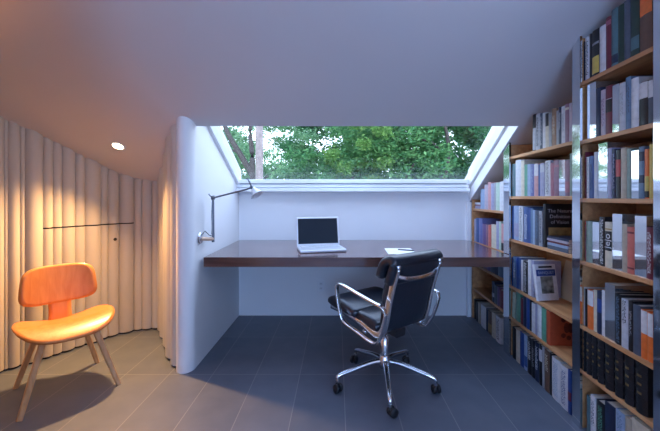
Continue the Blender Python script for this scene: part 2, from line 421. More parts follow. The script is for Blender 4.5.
sd = Vector((.55, -.25, -.80)).normalized(); sp = lp(254, 189.5)
bm = bmesh.new(); lathe(bm, [(.012, -.015), (.018, -.004), (.022, .010), (.044, .046), (.045, .049), (.042, .049), (.020, .012), (.010, .004)], axis_m(sp, sd), 24)
sh = obj('lamp_shade', bm, lamp_shade_alu, lamp, smooth=True)
bm = bmesh.new(); lathe(bm, [(.008, .010), (.016, .018), (.018, .028), (.012, .038), (.004, .042)], axis_m(sp, sd), 16); obj('bulb', bm, mat('frosted_bulb', (.8, .8, .78), .3), sh, smooth=True)
bm = bmesh.new(); tube(bm, [sp+Vector((-.012, -.01, -.03)), lp(251.5, 199)], .002, 6); obj('switch_cord', bm, lamp_alu, sh)

# ------------------------------------------------------------------ ceiling downlight
dx, dy_ = -1.623, 2.424; nrm = Vector((0, -.55, -1)).normalized()
dl = thing('downlight', 'small round glowing recessed downlight in the sloping ceiling above the orange chair', 'light', (dx, dy_, zc(dy_)))
Mx = axis_m((0, 0, 0), nrm)
bm = bmesh.new(); lathe(bm, [(.050, -.004), (.050, .003), (.044, .005), (.036, .003), (.036, -.004)], Mx, 28); obj('trim_ring', bm, gloss_white, dl, smooth=True)
bm = bmesh.new(); lathe(bm, [(.035, 0), (.035, .0035)], Mx, 28); obj('lens', bm, emis('lamp_glow', (1, .72, .42), 14), dl)

# ------------------------------------------------------------------ orange plywood chair
chair = thing('plywood_chair', 'orange moulded plywood lounge chair with pale splayed legs by the fluted wall', 'chair', (-1.675, 2.015, 0), 0)
fdir = Vector((.75, -.66, 0)).normalized(); ldir = Vector((.60, .80, 0)).normalized()   # forward, sideways
chair.rotation_euler = (0, 0, math.atan2(fdir.y, fdir.x))    # local x forward, local y = to the left of the sitter
def superdisc(a, b, n, rings, segs, fn):
    bm = bmesh.new(); prev = None; c = bm.verts.new(fn(0, 0))
    for r in range(1, rings+1):
        rr = r/rings; cur = []
        for k in range(segs):
            t = 2*PI*k/segs; cx, sx = math.cos(t), math.sin(t)
            x = a*rr*math.copysign(abs(cx)**(2/n), cx); y = b*rr*math.copysign(abs(sx)**(2/n), sx)
            cur.append(bm.verts.new(fn(x, y)))
        for k in range(segs):
            if prev: bm.faces.new([prev[k], prev[(k+1) % segs], cur[(k+1) % segs], cur[k]])
            else: bm.faces.new([c, cur[(k+1) % segs], cur[k]])
        prev = cur
    return bm
def seat_fn(x, y):                                 # x forward, y sideways
    k = 1-.10*max(0, -x/.21)
    z = .405+.050*(abs(y)/.25)**2.0*max(0, min(1.2, .62-x/.33))+.040*(x/.21)
    if x > .02: z -= 2.5*(x-.02)**2
    return Vector((x+.03, y*k, z))
seat = obj('seat', superdisc(.212, .238, 2.8, 12, 56, seat_fn), ply_orange, chair, smooth=True, solid=.011)
def back_fn(x, y):                                 # x sideways, y up
    bend = .055*(x/.24)**2
    return Vector((-.175-.17*(y+.1)+bend, x*(1-.06*y/.12), .597+y))
bm = superdisc(.192, .120, 4.2, 8, 52, back_fn)
prev = None
for i in range(9):                                 # the stem of the back
    z = -.10-.15*i/8; w = .056-.004*math.sin(PI*i/8)
    cur = [bm.verts.new(back_fn(u*w, z)+Vector((0, 0, 0))) for u in (-1, -.5, 0, .5, 1)]
    if prev:
        for a, b, c, d in zip(prev, prev[1:], cur[1:], cur): bm.faces.new([a, b, c, d])
    prev = cur
obj('backrest', bm, ply_orange, chair, smooth=True, solid=.011)
def leg(ctrl, w, th):
    return sweep(bmesh.new(), smooth_path(ctrl, 6), rrect(w, th, .006, 2), up=(1, 0, 0))
for sy in (-1, 1):
    top = Vector((.14, sy*.11, .385)); foot = Vector((.235, sy*.222, 0))
    obj('leg', sweep(bmesh.new(), [top, top+(foot-top)*.25, top+(foot-top)*.6, foot], rrect(.030, .026, .008, 2), up=(1, 0, 0), scales=[1.15, 1.1, 1, .85]), ply_light, chair)
    top = Vector((-.13, sy*.10, .362)); foot = Vector((-.185, sy*.205, 0))
    obj('leg', sweep(bmesh.new(), [top, top+(foot-top)*.25, top+(foot-top)*.6, foot], rrect(.030, .026, .008, 2), up=(1, 0, 0), scales=[1.15, 1.1, 1, .85]), ply_light, chair)
for x, z in ((.135, .372), (-.13, .345)):
    obj('leg_brace', sweep(bmesh.new(), [(x, -.13, z), (x, 0, z+.006), (x, .13, z)], rrect(.026, .022, .006, 2)), ply_light, chair)
obj('spine', sweep(bmesh.new(), smooth_path([(.13, 0, .376), (0, 0, .374), (-.12, 0, .352), (-.19, 0, .366), (-.212, 0, .44), (-.205, 0, .52)], 5), rrect(.075, .014, .005, 2)), ply_light, chair)

# ------------------------------------------------------------------ office chair
oc = thing('office_chair', 'black leather swivel office chair with polished metal frame at the desk', 'chair', (.297, 2.035, 0), math.atan2(.80, -.60))
W = .176                                           # half distance between the side rails; local x forward, y left
railp = smooth_path([(.318, 0, .438), (.19, 0, .435), (.0, 0, .405), (-.085, 0, .385), (-.145, 0, .402), (-.180, 0, .47), (-.207, 0, .59), (-.237, 0, .695), (-.268, 0, .785)], 6)
for sy in (-1, 1):
    rl = obj('side_rail', sweep(bmesh.new(), [p+Vector((0, sy*W, 0)) for p in railp], rrect(.020, .042, .008, 3), up=(0, 0, 1)), chrome, oc, smooth=True)
    M = axis_m(railp[-1]+Vector((0, sy*W, .006)), (0, sy, 0))
    obj('end_cap', lathe(bmesh.new(), [(.017, -.013), (.019, 0), (.017, .013)], M, 18), chrome, rl, smooth=True)
    # closed-loop armrest
    arm = smooth_path([(-.232, sy*(W+.050), .545), (-.215, sy*(W+.060), .578), (-.15, sy*(W+.068), .592), (-.03, sy*(W+.070), .610), (.10, sy*(W+.070), .630), (.150, sy*(W+.070), .626), (.168, sy*(W+.070), .596), (.150, sy*(W+.068), .50), (.130, sy*(W+.062), .43), (.100, sy*(W+.055), .398), (.0, sy*(W+.045), .374), (-.09, sy*(W+.035), .352), (-.15, sy*(W+.035), .362), (-.195, sy*(W+.040), .43), (-.22, sy*(W+.046), .50), (-.232, sy*(W+.050), .545)], 6)
    obj('armrest', sweep(bmesh.new(), arm, rrect(.014, .027, .006, 3), up=(0, 1, 0)), chrome, oc, smooth=True)
def pad(name, i0, i1, th, off, w=W*2-.02, parent=oc, over=None):
    pts = []
    seg = railp[i0:i1+1]
    for k, p in enumerate(seg):
        t = (seg[min(k+1, len(seg)-1)]-seg[max(k-1, 0)]).normalized()
        n = Vector((t.z, 0, -t.x)) if False else Vector((0, -1, 0)).cross(t)
        if n.z < 0 and abs(n.z) > abs(n.x): n = -n
        if abs(n.x) >= abs(n.z) and n.x < 0: n = -n
        pts.append(p+n*off)
    N = 14; fine = []
    L = len(pts)-1
    for k in range(N+1):
        u = L*k/N; i = min(int(u), L-1); fine.append(pts[i].lerp(pts[i+1], u-i))
    sc = []
    for k in range(N+1):
        e = math.sin(PI*max(.05, min(.95, k/N)))**.28
        sc.append((.965+.035*e, e))
    return obj(name, sweep(bmesh.new(), fine, rrect(w, th, min(th*.46, .03), 5), up=(0, 1, 0) if False else (0, 0, 1), scales=sc), leather, parent, smooth=True)
n = len(railp)-1
pad('sling', 1, n-1, .018, .004)
pad('seat_cushion', 0, 10, .078, .040, W*2+.07)
pad('seat_cushion', 9, 21, .072, .038, W*2+.02)
pad('back_cushion', 27, 36, .062, .028, W*2+.0)
pad('back_cushion', 35, 43, .066, .030, W*2+.03)
# top roll of the back
tp = railp[-1]
bm = bmesh.new()
sweep(bm, smooth_path([(-.219, 0, .700), (-.249, 0, .775), (-.258, 0, .812), (-.228, 0, .824), (-.182, 0, .797), (-.155, 0, .725)], 5), rrect(W*2+.075, .050, .022, 5), up=(0, 1, 0) if False else (0, 0, 1), scales=None)
obj('top_roll', bm, leather, oc, smooth=True)
cb = smooth_path([(-.253, -W, .745), (-.275, -W*.6, .725), (-.283, 0, .720), (-.275, W*.6, .725), (-.253, W, .745)], 6)
obj('back_crossbar', sweep(bmesh.new(), cb, rrect(.011, .022, .005, 3)), chrome, oc, smooth=True)
obj('seat_crossbar', sweep(bmesh.new(), [(-.05, -W, .392), (-.05, 0, .375), (-.05, W, .392)], rrect(.05, .016, .006, 3)), chrome, oc)
obj('tilt_mechanism', sweep(bmesh.new(), [(-.13, 0, .36), (-.06, 0, .362), (.08, 0, .375)], rrect(.085, .05, .012, 3)), black_plastic, oc)
bm = bmesh.new(); tube(bm, [(-.05, .0, .35), (-.05, -.19, .345)], .006, 8); lv = obj('height_lever', bm, chrome, oc)
bm = bmesh.new(); lathe(bm, [(.008, 0), (.013, .012), (.013, .03), (.008, .034)], axis_m((-.05, -.18, .345), (0, -1, 0)), 14); obj('lever_knob', bm, chrome, lv, smooth=True)
bm = bmesh.new(); lathe(bm, [(.012, 0), (.016, .012), (.016, .022), (.009, .03)], axis_m((.06, .10, .345), (0, .6, -.8)), 14); tube(bm, [(.06, .04, .37), (.06, .10, .345)], .006, 8); obj('tilt_knob', bm, chrome, oc, smooth=True)
bm = bmesh.new(); lathe(bm, [(.024, .135), (.026, .20), (.026, .29), (.019, .295), (.019, .35)], None, 20); obj('column', bm, chrome, oc, smooth=True)
bm = bmesh.new(); lathe(bm, [(.034, .105), (.040, .12), (.040, .155), (.030, .175), (.026, .185)], None, 20); hub = obj('base_hub', bm, chrome, oc, smooth=True)
R = .305; base_rot = -math.atan2(.80, -.60)
for k in range(5):
    a = base_rot+math.radians(-93+72*k)
    d = Vector((math.cos(a), math.sin(a), 0))
    pts = smooth_path([d*.02+Vector((0, 0, .145)), d*.10+Vector((0, 0, .140)), d*.22+Vector((0, 0, .112)), d*(R-.022)+Vector((0, 0, .096)), d*R+Vector((0, 0, .082)), d*R+Vector((0, 0, .05))], 5)
    sc = [(1.15-.45*i/(len(pts)-1), 1.2-.45*i/(len(pts)-1)) for i in range(len(pts))]
    lg = obj('base_leg', sweep(bmesh.new(), pts, circ(.0155, 12, .014), up=(0, 0, 1), scales=sc), chrome, oc, smooth=True)
    sw = Vector((-d.y, d.x, 0)); cen = d*R+sw*.012+Vector((0, 0, .0255)); ax = (d*.75+sw*.45).normalized()
    bm = bmesh.new()
    for s in (-1, 1): lathe(bm, [(.012, -.010), (.0235, -.008), (.0255, 0), (.0235, .008), (.012, .010)], axis_m(cen+ax*.014*s, ax), 18)
    lathe(bm, [(.012, -.01), (.012, .01)], axis_m(cen, ax), 12); lathe(bm, [(.011, -.005), (.011, .034)], axis_m(d*R+Vector((0, 0, .02)), (0, 0, 1)), 12)
    obj('caster', bm, black_rubber, lg, smooth=True)

# ------------------------------------------------------------------ bookcases
SD = .27                                          # shelf depth
ROT = (0, 0, -ANG)
# each bay: local frame origin on the front line at depth y0; local y runs away from the camera, local x into the shelf
def bay(name, label, y_near, y_far, levels, up_near=None, up_far=None, top=True):
    root = thing('bookcase', label, 'bookcase', (bx_(y_near), y_near, 0), -ANG, 'built in oak bookcase units')
    Lg = (y_far-y_near)/ca
    def wy(s): return y_near+s*ca
    def ceil_at(t, s): return zc(y_near+s*ca-t*sa)-.006
    bm = bmesh.new()
    for s0, s1 in ((.001, .018), (Lg-.018, Lg-.001)):
        bm2 = bmesh.new()
        pts = [(.004, s0), (SD, s0), (SD, s1), (.004, s1)]
        hexa(bm2, [(t, s, .0) for t, s in pts], [(t, s, ceil_at(t, s)) for t, s in pts])
        obj('side_panel', bm2, oak, root)
    bm.free(); bm = bmesh.new()
    pts = [(SD, .001), (SD+.012, .001), (SD+.012, Lg-.001), (SD, Lg-.001)]
    hexa(bm, [(t, s, 0) for t, s in pts], [(t, s, ceil_at(t, s)) for t, s in pts]); obj('back_panel', bm, oak, root)
    for z in levels:
        bm = bmesh.new(); box(bm, .006, SD, .018, Lg-.018, z-.02, z); obj('shelf', bm, oak, root, bevel=.002)
    for s, hw in ((0 if up_near else None, .030), (Lg if up_far else None, .029 if y_far < 2 else .045)):
        if s is None: continue
        bm = bmesh.new(); pts = [(-.008, s-hw), (.004, s-hw), (.004, s+hw), (-.008, s+hw)]
        hexa(bm, [(t, q, 0.001) for t, q in pts], [(t, q, ceil_at(t, q)) for t, q in pts]); obj('steel_upright', bm, steel, root)
    return root
U1, U2, U3, U4 = 1.206, 1.665, 2.424, 3.165
LEV = {'nearest': [1.74, 1.446, 1.154, .84, .517, .292], 'middle': [1.456, 1.166, .856, .515, .287], 'corner': [1.052, DT, .532, .293]}
bay('near', 'nearest oak bookcase at right with black leather volumes and steel uprights', U1, U2, [1.74, 1.446, 1.154, .84, .517, .292], True, True)
bay('middle', 'middle oak bookcase with an orange book and face-out books', U2, U3, [1.456, 1.166, .856, .515, .287], False, True)
bay('back', 'oak bookcase in the back corner at the right end of the desk', U3, U4, [1.052, DT, .532, .293], False, False)

# ------------------------------------------------------------------ books
COL = {'navy': (.012, .022, .060), 'blue': (.035, .085, .25), 'royal blue': (.02, .06, .24), 'pale blue': (.28, .37, .52), 'steel blue': (.11, .19, .30),
       'white': (.62, .63, .66), 'cream': (.60, .54, .42), 'grey': (.30, .31, .34), 'pale grey': (.48, .50, .55), 'black': (.012, .012, .015), 'tan': (.30, .17, .10), 'brown': (.13, .075, .05),
       'mauve': (.24, .12, .18), 'lavender': (.32, .32, .46), 'teal': (.08, .17, .20), 'green': (.11, .32, .22), 'pale green': (.42, .56, .46), 'violet': (.13, .15, .36), 'purple': (.13, .07, .20),
       'pink': (.55, .29, .29), 'rose': (.36, .12, .17), 'red': (.42, .05, .055), 'dark red': (.16, .02, .03), 'maroon': (.14, .015, .035), 'coral': (.55, .14, .11), 'orange': (.72, .16, .03), 'orange red': (.42, .075, .03),
       'slate': (.07, .09, .13), 'dark green': (.02, .045, .035), 'beige': (.42, .36, .28), 'grey green': (.22, .30, .26), 'ochre': (.36, .24, .08), 'yellow': (.58, .44, .10), 'silver': (.78, .80, .83), 'dark brown': (.045, .03, .025), 'lilac': (.44, .39, .46)}
def cmat(c, leathery=False):
    if c == 'silver': return mat('glossy_silver_jacket', COL[c], .04, .9, var=.02)
    return mat('cloth_'+c.replace(' ', '_'), COL[c], .42, var=.12, scale=40)
def ink_mat(c, bg):
    nm = 'print_%s_on_%s' % (c, bg)
    if nm in MATS: return MATS[nm]
    m = bpy.data.materials.new(nm.replace(' ', '_')); m.use_nodes = True; nt = m.node_tree; b = nt.nodes['Principled BSDF']
    tc = nd(nt, 'ShaderNodeTexCoord'); mp = nd(nt, 'ShaderNodeMapping'); mp.inputs['Scale'].default_value = (1, 300, 130)
    no = nd(nt, 'ShaderNodeTexNoise'); no.inputs['Scale'].default_value = 1.0; no.inputs['Detail'].default_value = 1
    r = nd(nt, 'ShaderNodeValToRGB'); r.color_ramp.interpolation = 'CONSTANT'; r.color_ramp.elements[1].position = .52
    r.color_ramp.elements[0].color = list(COL[bg])+[1]; r.color_ramp.elements[1].color = list(COL[c])+[1]
    nt.links.new(tc.outputs['Object'], mp.inputs['Vector']); nt.links.new(mp.outputs['Vector'], no.inputs['Vector']); nt.links.new(no.outputs['Fac'], r.inputs['Fac']); nt.links.new(r.outputs['Color'], b.inputs['Base Color'])
    b.inputs['Roughness'].default_value = .5; MATS[nm] = m; return m
def spine_strip(bm, th, z0, z1, bulge, wf=1.0, off=.0006):
    N = 4; a = []; b = []
    for k in range(N+1):
        u = -1+2*k/N; yv = u*th/2*wf; x = -bulge*(1-(yv/(th/2))**2)-off
        a.append((x, yv)); b.append((x+off+.0008, yv))
    pts = a+b[::-1]
    hexa(bm, [(x, yy, z0) for x, yy in pts], [(x, yy, z1) for x, yy in pts])
def make_book(th, hh, dp, col, hard=True, bands=(), title=None, parent=None, ribs=False):
    """cover as the thing itself, pages and printed bands as its parts; local: x into shelf, y along shelf, z up"""
    h = th/2; b = min(.003 if hard else .0012, th*.16); bulge = (min(.004, th*.12) if not ribs else .010) if hard and col != 'silver' else 0
    out = [(dp, -h)]+[(-bulge*(1-(u/4)**2), u/4*h) for u in range(-4, 5)]+[(dp, h), (dp, h-b), (b, h-b), (b, -h+b), (dp, -h+b)]
    bm = bmesh.new(); hexa(bm, [(x, y, 0) for x, y in out], [(x, y, hh) for x, y in out])
    if ribs:
        for z in (.16, .32, .5, .68, .84): spine_strip(bm, th, hh*z-.003, hh*z+.003, bulge, .98, .003)
    o = obj('book', bm, cmat(col))
    pi = .004 if hard else .0006
    bm = bmesh.new(); box(bm, b, dp-(.005 if hard else .0005), -h+b, h-b, pi, hh-pi); obj('pages', bm, page_mat, o)
    for z0, z1, c in bands:
        bm = bmesh.new(); spine_strip(bm, th, hh*z0, hh*z1, bulge, .34 if c == 'gilt' else .96, .0012 if c == 'gilt' else .0006); obj('spine_band', bm, gilt if c == 'gilt' else cmat(c), o)
    if title:
        z0, z1, c = title
        bg = col
        for q0, q1, cc in bands:
            if q0 <= z0 and q1 >= z1: bg = cc
        bm = bmesh.new(); spine_strip(bm, th, hh*z0, hh*z1, bulge, .5, .0012); obj('spine_title', bm, ink_mat(c, bg if bg in COL else col), o)
    return o
def unpx(px, rec):                                # pixel column on the plane rec behind the front line
    k = (px-CX)/F
    return (1.142+rec/ca)/(k-TA)
def hpx(px, py, rec): return H-(py-CY)/F*unpx(px, rec)
ORD = ['first', 'second', 'third', 'fourth', 'fifth', 'sixth', 'seventh', 'eighth', 'ninth', 'tenth', 'eleventh', 'twelfth', 'thirteenth', 'fourteenth', 'fifteenth', 'sixteenth', 'seventeenth']
used = set()
def row(shelf, zt, items, rec=.016, group=None, ymin=None, ymax=None, dp=None):
    """items: (px_left, px_right, y_top, colour, words, options)"""
    n = len(items); made = []
    for i, it in enumerate(items):
        x0, x1, yt, col, words = it[:5]; op = it[5] if len(it) > 5 else {}
        rc = rec+op.get('rec', 0)
        ya, yb = unpx(x0, rc), unpx(x1, rc)        # ya farther
        if ymax: ya = min(ya, ymax)
        if ymin: yb = max(yb, ymin)
        if ya-yb < .0095: ya = yb+.0095 if not ymax else min(ya, yb+.0095)
        th = max(.0055, (ya-yb)/ca-(.006 if op.get('ribs') else .0012)); ym = (ya+yb)/2
        px = CX+F*(1.142+rc)/ym+F*TA
        hh = H-(yt-CY)/F*ym-zt-.001
        above = [z for z in LEV[shelf.split()[0]] if z > zt+.02]
        hh = min(hh, (min(above)-.026-zt) if above else 9, zc(ym+.03)-zt-.012)
        hh = max(.08, hh)
        D = op.get('dp', dp or min(.21, max(.12, hh*.68)))
        o = make_book(th, hh, D, col, op.get('hard', True), op.get('bands', ()), op.get('title'), ribs=op.get('ribs', False))
        X = 1.142+TA*ym+rc/ca
        o.location = (X, ym, zt+.0008); tl = math.radians(op.get('tilt', 0))
        o.rotation_euler = (tl, 0, -ANG)
        if tl:                                     # keep the low edge on the shelf
            o.location.z += abs(math.sin(tl))*th/2
        L = items[i-1][3] if i else None; Rr = items[i+1][3] if i < n-1 else None
        if op.get('label'): lab = op['label']
        elif L and Rr: lab = '%s between %s and %s ones, %s' % (words, L, Rr, shelf)
        elif Rr: lab = '%s leftmost, beside a %s one, %s' % (words, Rr, shelf)
        else: lab = '%s rightmost, beside a %s one, %s' % (words, L, shelf)
        if len(lab.replace('-',' ').split()) > 16: lab = '%s right of a %s one, %s' % (words, L, shelf)
        if lab in used: lab = '%s %s from the left on %s' % (words, ORD[i], shelf)
        used.add(lab)
        tag(o, lab, 'book', group or 'books on the '+shelf)
        made.append(o)
    return made
B = lambda *a: dict(bands=a)
pb = dict(hard=False)
M_T, M_2, M_3, M_4, M_5, M_6 = ['middle bookcase '+s for s in ('top shelf', 'second shelf', 'third shelf', 'fourth shelf', 'fifth shelf', 'floor row')]
row(M_T, 1.456, [
    (532.7, 536, 114.4, 'black', 'black book with pale lower spine', dict(bands=((.02, .62, 'pale grey'),))),
    (536, 539.8, 113.8, 'pale grey', 'pale grey patterned book', dict(title=(.1, .9, 'black'))),
    (539.8, 542.6, 113.2, 'slate', 'speckled slate book', dict(title=(.1, .9, 'white'))),
    (542.6, 545.4, 112.8, 'white', 'slim white book', pb),
    (545.4, 548.8, 113.2, 'cream', 'cream book with black top', dict(bands=((.62, .99, 'black'),))),
    (548.8, 551.6, 113.2, 'grey', 'short grey book', pb),
    (551.8, 556.2, 108.6, 'tan', 'tall tan book', dict(title=(.3, .8, 'cream'))),
    (556.3, 558.6, 110.6, 'grey', 'slim grey book', pb),
    (558.6, 561.4, 107, 'navy', 'navy book', dict(title=(.4, .85, 'white'))),
    (561.4, 565, 106.4, 'white', 'white book with grey lettering', dict(title=(.3, .8, 'grey'))),
    (565, 569.2, 103.8, 'mauve', 'mauve book', dict(bands=((.84, .9, 'cream'),))),
    (569.2, 572.2, 103, 'lilac', 'lilac grey book', {})], ymin=1.69, ymax=2.394)
row(M_2, 1.166, [
    (511, 515.6, 164, 'teal', 'dark teal book', dict(title=(.3, .8, 'grey'))),
    (515.6, 521, 160, 'white', 'thick white book', {}),
    (521, 524.4, 160.6, 'cream', 'cream book', {}),
    (524.4, 527.4, 164.4, 'green', 'green book', pb),
    (527.4, 530.2, 164, 'pale blue', 'pale blue book', pb),
    (530.2, 534.2, 164, 'violet', 'mottled violet book', dict(title=(.1, .9, 'pale blue'))),
    (534.2, 538.3, 163.7, 'pink', 'pink book with white top', dict(bands=((.62, .99, 'white'),))),
    (538.3, 540.2, 164.4, 'blue', 'slim blue book', pb),
    (540.2, 544.6, 163, 'lavender', 'lavender book', dict(bands=((.72, .95, 'pale grey'),))),
    (545, 550.4, 160.7, 'white', 'white book with dark lettering', dict(title=(.05, .95, 'black'))),
    (550.4, 553.6, 163, 'rose', 'rose book', {}),
    (553.6, 558.9, 160, 'mauve', 'thick mauve book', dict(bands=((.80, .86, 'rose'),))),
    (559, 565, 160, 'silver', 'glossy silver book', {}),
    (565, 569.7, 160, 'mauve', 'mauve book', dict(bands=((.1, .4, 'rose'),))),
    (569.7, 572.4, 153.5, 'grey green', 'tall grey green book', {})], ymin=1.69, ymax=2.394)
row(M_3, .856, [
    (510.6, 514, 206, 'blue', 'bright blue book', {}),
    (514, 518.8, 205.7, 'pale blue', 'pale blue book', dict(bands=((.1, .5, 'lavender'),))),
    (518.9, 523.1, 206.2, 'white', 'white spiral patterned book', dict(title=(.03, .97, 'black'))),
    (523.6, 528.6, 207, 'blue', 'blue book with white lettering', dict(title=(.1, .8, 'white'))),
    (528.6, 530.6, 208, 'royal blue', 'slim royal blue book', pb),
    (530.6, 532.7, 208.4, 'steel blue', 'slim steel blue book', pb),
    (532.7, 534.8, 210, 'pale blue', 'slim pale blue book', pb),
    (534.8, 538.9, 211, 'slate', 'dark slate book', dict(title=(.2, .9, 'steel blue'))),
    (538.9, 542.2, 211, 'grey', 'grey patterned book', dict(title=(.1, .9, 'navy')))], dp=.16, ymax=2.394)
row(M_4, .515, [
    (510.6, 513.2, 257, 'blue', 'blue book', {}),
    (513.2, 516, 256.6, 'steel blue', 'steel blue book', dict(title=(.3, .8, 'white'))),
    (516, 518.6, 257.4, 'royal blue', 'royal blue book', {}),
    (518.6, 521, 257.6, 'blue', 'deep blue book', pb),
    (521, 523.1, 260, 'white', 'slim white book', pb),
    (523.1, 527.9, 261, 'black', 'black and white patterned book', dict(title=(.05, .95, 'white'))),
    (527.9, 531.2, 260, 'white', 'white book', {}),
    (531.2, 533.8, 260.4, 'lavender', 'lavender book', pb)], dp=.17, ymax=2.394)
row(M_5, .287, [
    (512, 514.6, 292.6, 'pale green', 'pale green leaning book', dict(tilt=3, hard=False)),
    (515.4, 519.8, 291, 'green', 'green leaning book', dict(tilt=3)),
    (520.6, 523, 298, 'dark red', 'dark red book', {}),
    (523, 526.4, 296.5, 'navy', 'navy book', {}),
    (526.4, 529.6, 296.5, 'royal blue', 'royal blue book', {}),
    (529.6, 531.6, 299, 'black', 'slim black book', {}),
    (531.6, 535.2, 303, 'white', 'white book', pb),
    (535.2, 537.4, 304, 'lavender', 'slim lavender book', pb),
    (537.4, 541.6, 305, 'white', 'white book', {}),
    (541.6, 546, 308.4, 'green', 'grey green book', {})], dp=.17, ymax=2.394)
row(M_6, .0, [
    (512.6, 516, 327.6, 'black', 'black book', {}),
    (516, 520, 330, 'cream', 'cream book', {}),
    (520, 524, 332.2, 'royal blue', 'royal blue book', {}),
    (524, 527.4, 334.6, 'pale blue', 'pale blue book', dict(bands=((.1, .4, 'blue'),))),
    (527.4, 531.6, 337.5, 'black', 'thick black book', dict(title=(.4, .9, 'white'))),
    (531.6, 534.8, 340, 'black', 'black book', dict(title=(.3, .8, 'grey'))),
    (534.8, 539, 342.4, 'navy', 'navy book with white lettering', dict(title=(.3, .9, 'white'))),
    (539, 542.2, 345, 'black', 'black book with pale label', dict(bands=((.6, .9, 'pale grey'),))),
    (542.2, 544.4, 346.6, 'grey', 'slim grey book', {}),
    (544.4, 549.6, 350.5, 'brown', 'brown book', dict(title=(.5, .9, 'cream'))),
    (549.6, 551.9, 353, 'black', 'slim black book', {}),
    (551.9, 560, 358.6, 'white', 'wide white book', dict(title=(.1, .9, 'pale blue'))),
    (560, 567.8, 366, 'white', 'thick white book', dict(title=(.08, .9, 'blue'))),
    (567.8, 571.4, 370, 'royal blue', 'royal blue book', dict(bands=((.3, .5, 'maroon'),)))], ymin=1.69, ymax=2.394)

N_T, N_2, N_3, N_4, N_5, N_6, N_7 = ['nearest bookcase '+s for s in ('top shelf', 'second shelf', 'third shelf', 'fourth shelf', 'fifth shelf', 'sixth shelf', 'floor row')]
row(N_T, 1.74, [
    (578.6, 583, 41, 'navy', 'dark navy book', {}),
    (583, 589.6, 37, 'pale grey', 'pale grey book with dark lettering', dict(title=(.1, .9, 'black'))),
    (589.6, 592.3, 34, 'black', 'slim black book', {}),
    (592.3, 599.2, 30, 'black', 'black book with yellow panel', dict(bands=((.05, .42, 'yellow'), (.68, .73, 'grey')))),
    (599.5, 606, 26, 'white', 'plain white book', {}),
    (606, 611.2, 17, 'maroon', 'tall maroon book', dict(bands=((.84, .93, 'rose'),))),
    (611.4, 618.2, 9, 'teal', 'tall dark teal book', dict(bands=((.05, .2, 'navy'),))),
    (618.2, 624, 5, 'dark green', 'tall dark green book', {}),
    (624, 630.4, 0, 'slate', 'tall slate book', {}),
    (630.6, 639.6, -8, 'dark green', 'very tall dark green book', dict(bands=((.1, .3, 'teal'),))),
    (639.8, 652.6, -14, 'brown', 'brown orange-topped book', dict(bands=((.56, .99, 'orange'),)))], ymin=1.226, ymax=1.634)
row(N_2, 1.446, [
    (586.6, 596, 83.5, 'silver', 'glossy silver book', {}),
    (596, 600.8, 88, 'navy', 'dark navy book', {}),
    (600.8, 605.6, 90, 'lilac', 'pale lilac book', dict(title=(.2, .8, 'mauve'))),
    (605.6, 612.2, 86, 'maroon', 'maroon book with black band', dict(bands=((.45, .72, 'black'), (.72, .735, 'lilac')))),
    (612.4, 619, 84.6, 'silver', 'glossy silver book', {}),
    (619.2, 625.6, 83, 'pale grey', 'pale grey book', dict(title=(.3, .8, 'grey'))),
    (625.6, 631.2, 77, 'steel blue', 'steel blue book', dict(title=(.3, .85, 'slate'))),
    (631.2, 639, 78, 'white', 'plain white book', {}),
    (639.2, 648.2, 82, 'black', 'black white-topped book', dict(bands=((.62, .99, 'white'),))),
    (648.2, 653.4, 80, 'slate', 'slate white-topped book', dict(bands=((.60, .99, 'white'),)))], ymin=1.226, ymax=1.634)
row(N_3, 1.154, [
    (580.6, 586.2, 152, 'maroon', 'maroon book with pale dots', dict(title=(.05, .95, 'rose'))),
    (586.5, 589.2, 157, 'white', 'white spiral bound book', dict(title=(.02, .98, 'grey'))),
    (589.2, 594, 156, 'blue', 'blue book', dict(title=(.2, .8, 'navy'))),
    (594, 598.3, 152, 'pale grey', 'pale grey book', {}),
    (598.5, 607.4, 143, 'silver', 'tall glossy silver book', {}),
    (607.4, 611.8, 148, 'lavender', 'pale lavender book', {}),
    (611.8, 615.7, 149, 'navy', 'navy book with lettering', dict(title=(.2, .9, 'lavender'))),
    (615.7, 620.8, 150, 'black', 'black book with red panel', dict(bands=((.45, .80, 'red'),))),
    (620.8, 626.6, 148, 'beige', 'beige book', {}),
    (626.6, 631.2, 149, 'grey green', 'grey green book', {}),
    (631.4, 638.8, 150.5, 'silver', 'glossy silver book', {}),
    (638.8, 644.6, 146.5, 'steel blue', 'steel blue book with dark patches', dict(bands=((.72, .9, 'navy'), (.3, .45, 'navy')))),
    (644.6, 649.3, 149, 'orange', 'orange and yellow book', dict(bands=((.02, .15, 'black'), (.15, .45, 'yellow')))),
    (649.3, 653.4, 144, 'yellow', 'pale yellow book', {})], ymin=1.226, ymax=1.634)
r4 = row(N_4, .84, [
    (581.4, 585.8, 221, 'red', 'red book', dict(bands=((.1, .9, 'rose'),))),
    (585.8, 592.3, 221, 'grey green', 'teal grey book', {}),
    (592.5, 599.3, 222, 'silver', 'glossy silver book', {}),
    (599.5, 605, 217, 'black', 'black book with white lettering', dict(title=(.05, .95, 'white'))),
    (605, 612.2, 222, 'cream', 'cream book with black title label', dict(bands=((.37, .80, 'black'), (.83, .86, 'ochre')))),
    (612.4, 622.2, 214, 'silver', 'tall glossy silver book', {}),
    (622.2, 627.2, 224, 'beige', 'beige grey book', {}),
    (627.2, 634.5, 227, 'coral', 'coral red book', dict(bands=((.1, .14, 'dark red'), (.86, .9, 'dark red')))),
    (634.7, 646.6, 216, 'silver', 'wide glossy silver book', {}),
    (646.6, 653.4, 227, 'maroon', 'dark maroon book with white lettering', dict(title=(.1, .9, 'white')))], ymin=1.226, ymax=1.634)
bk = r4[4]; bb = bk.bound_box
th4 = max(v[1] for v in bb)-min(v[1] for v in bb); h4 = max(v[2] for v in bb)
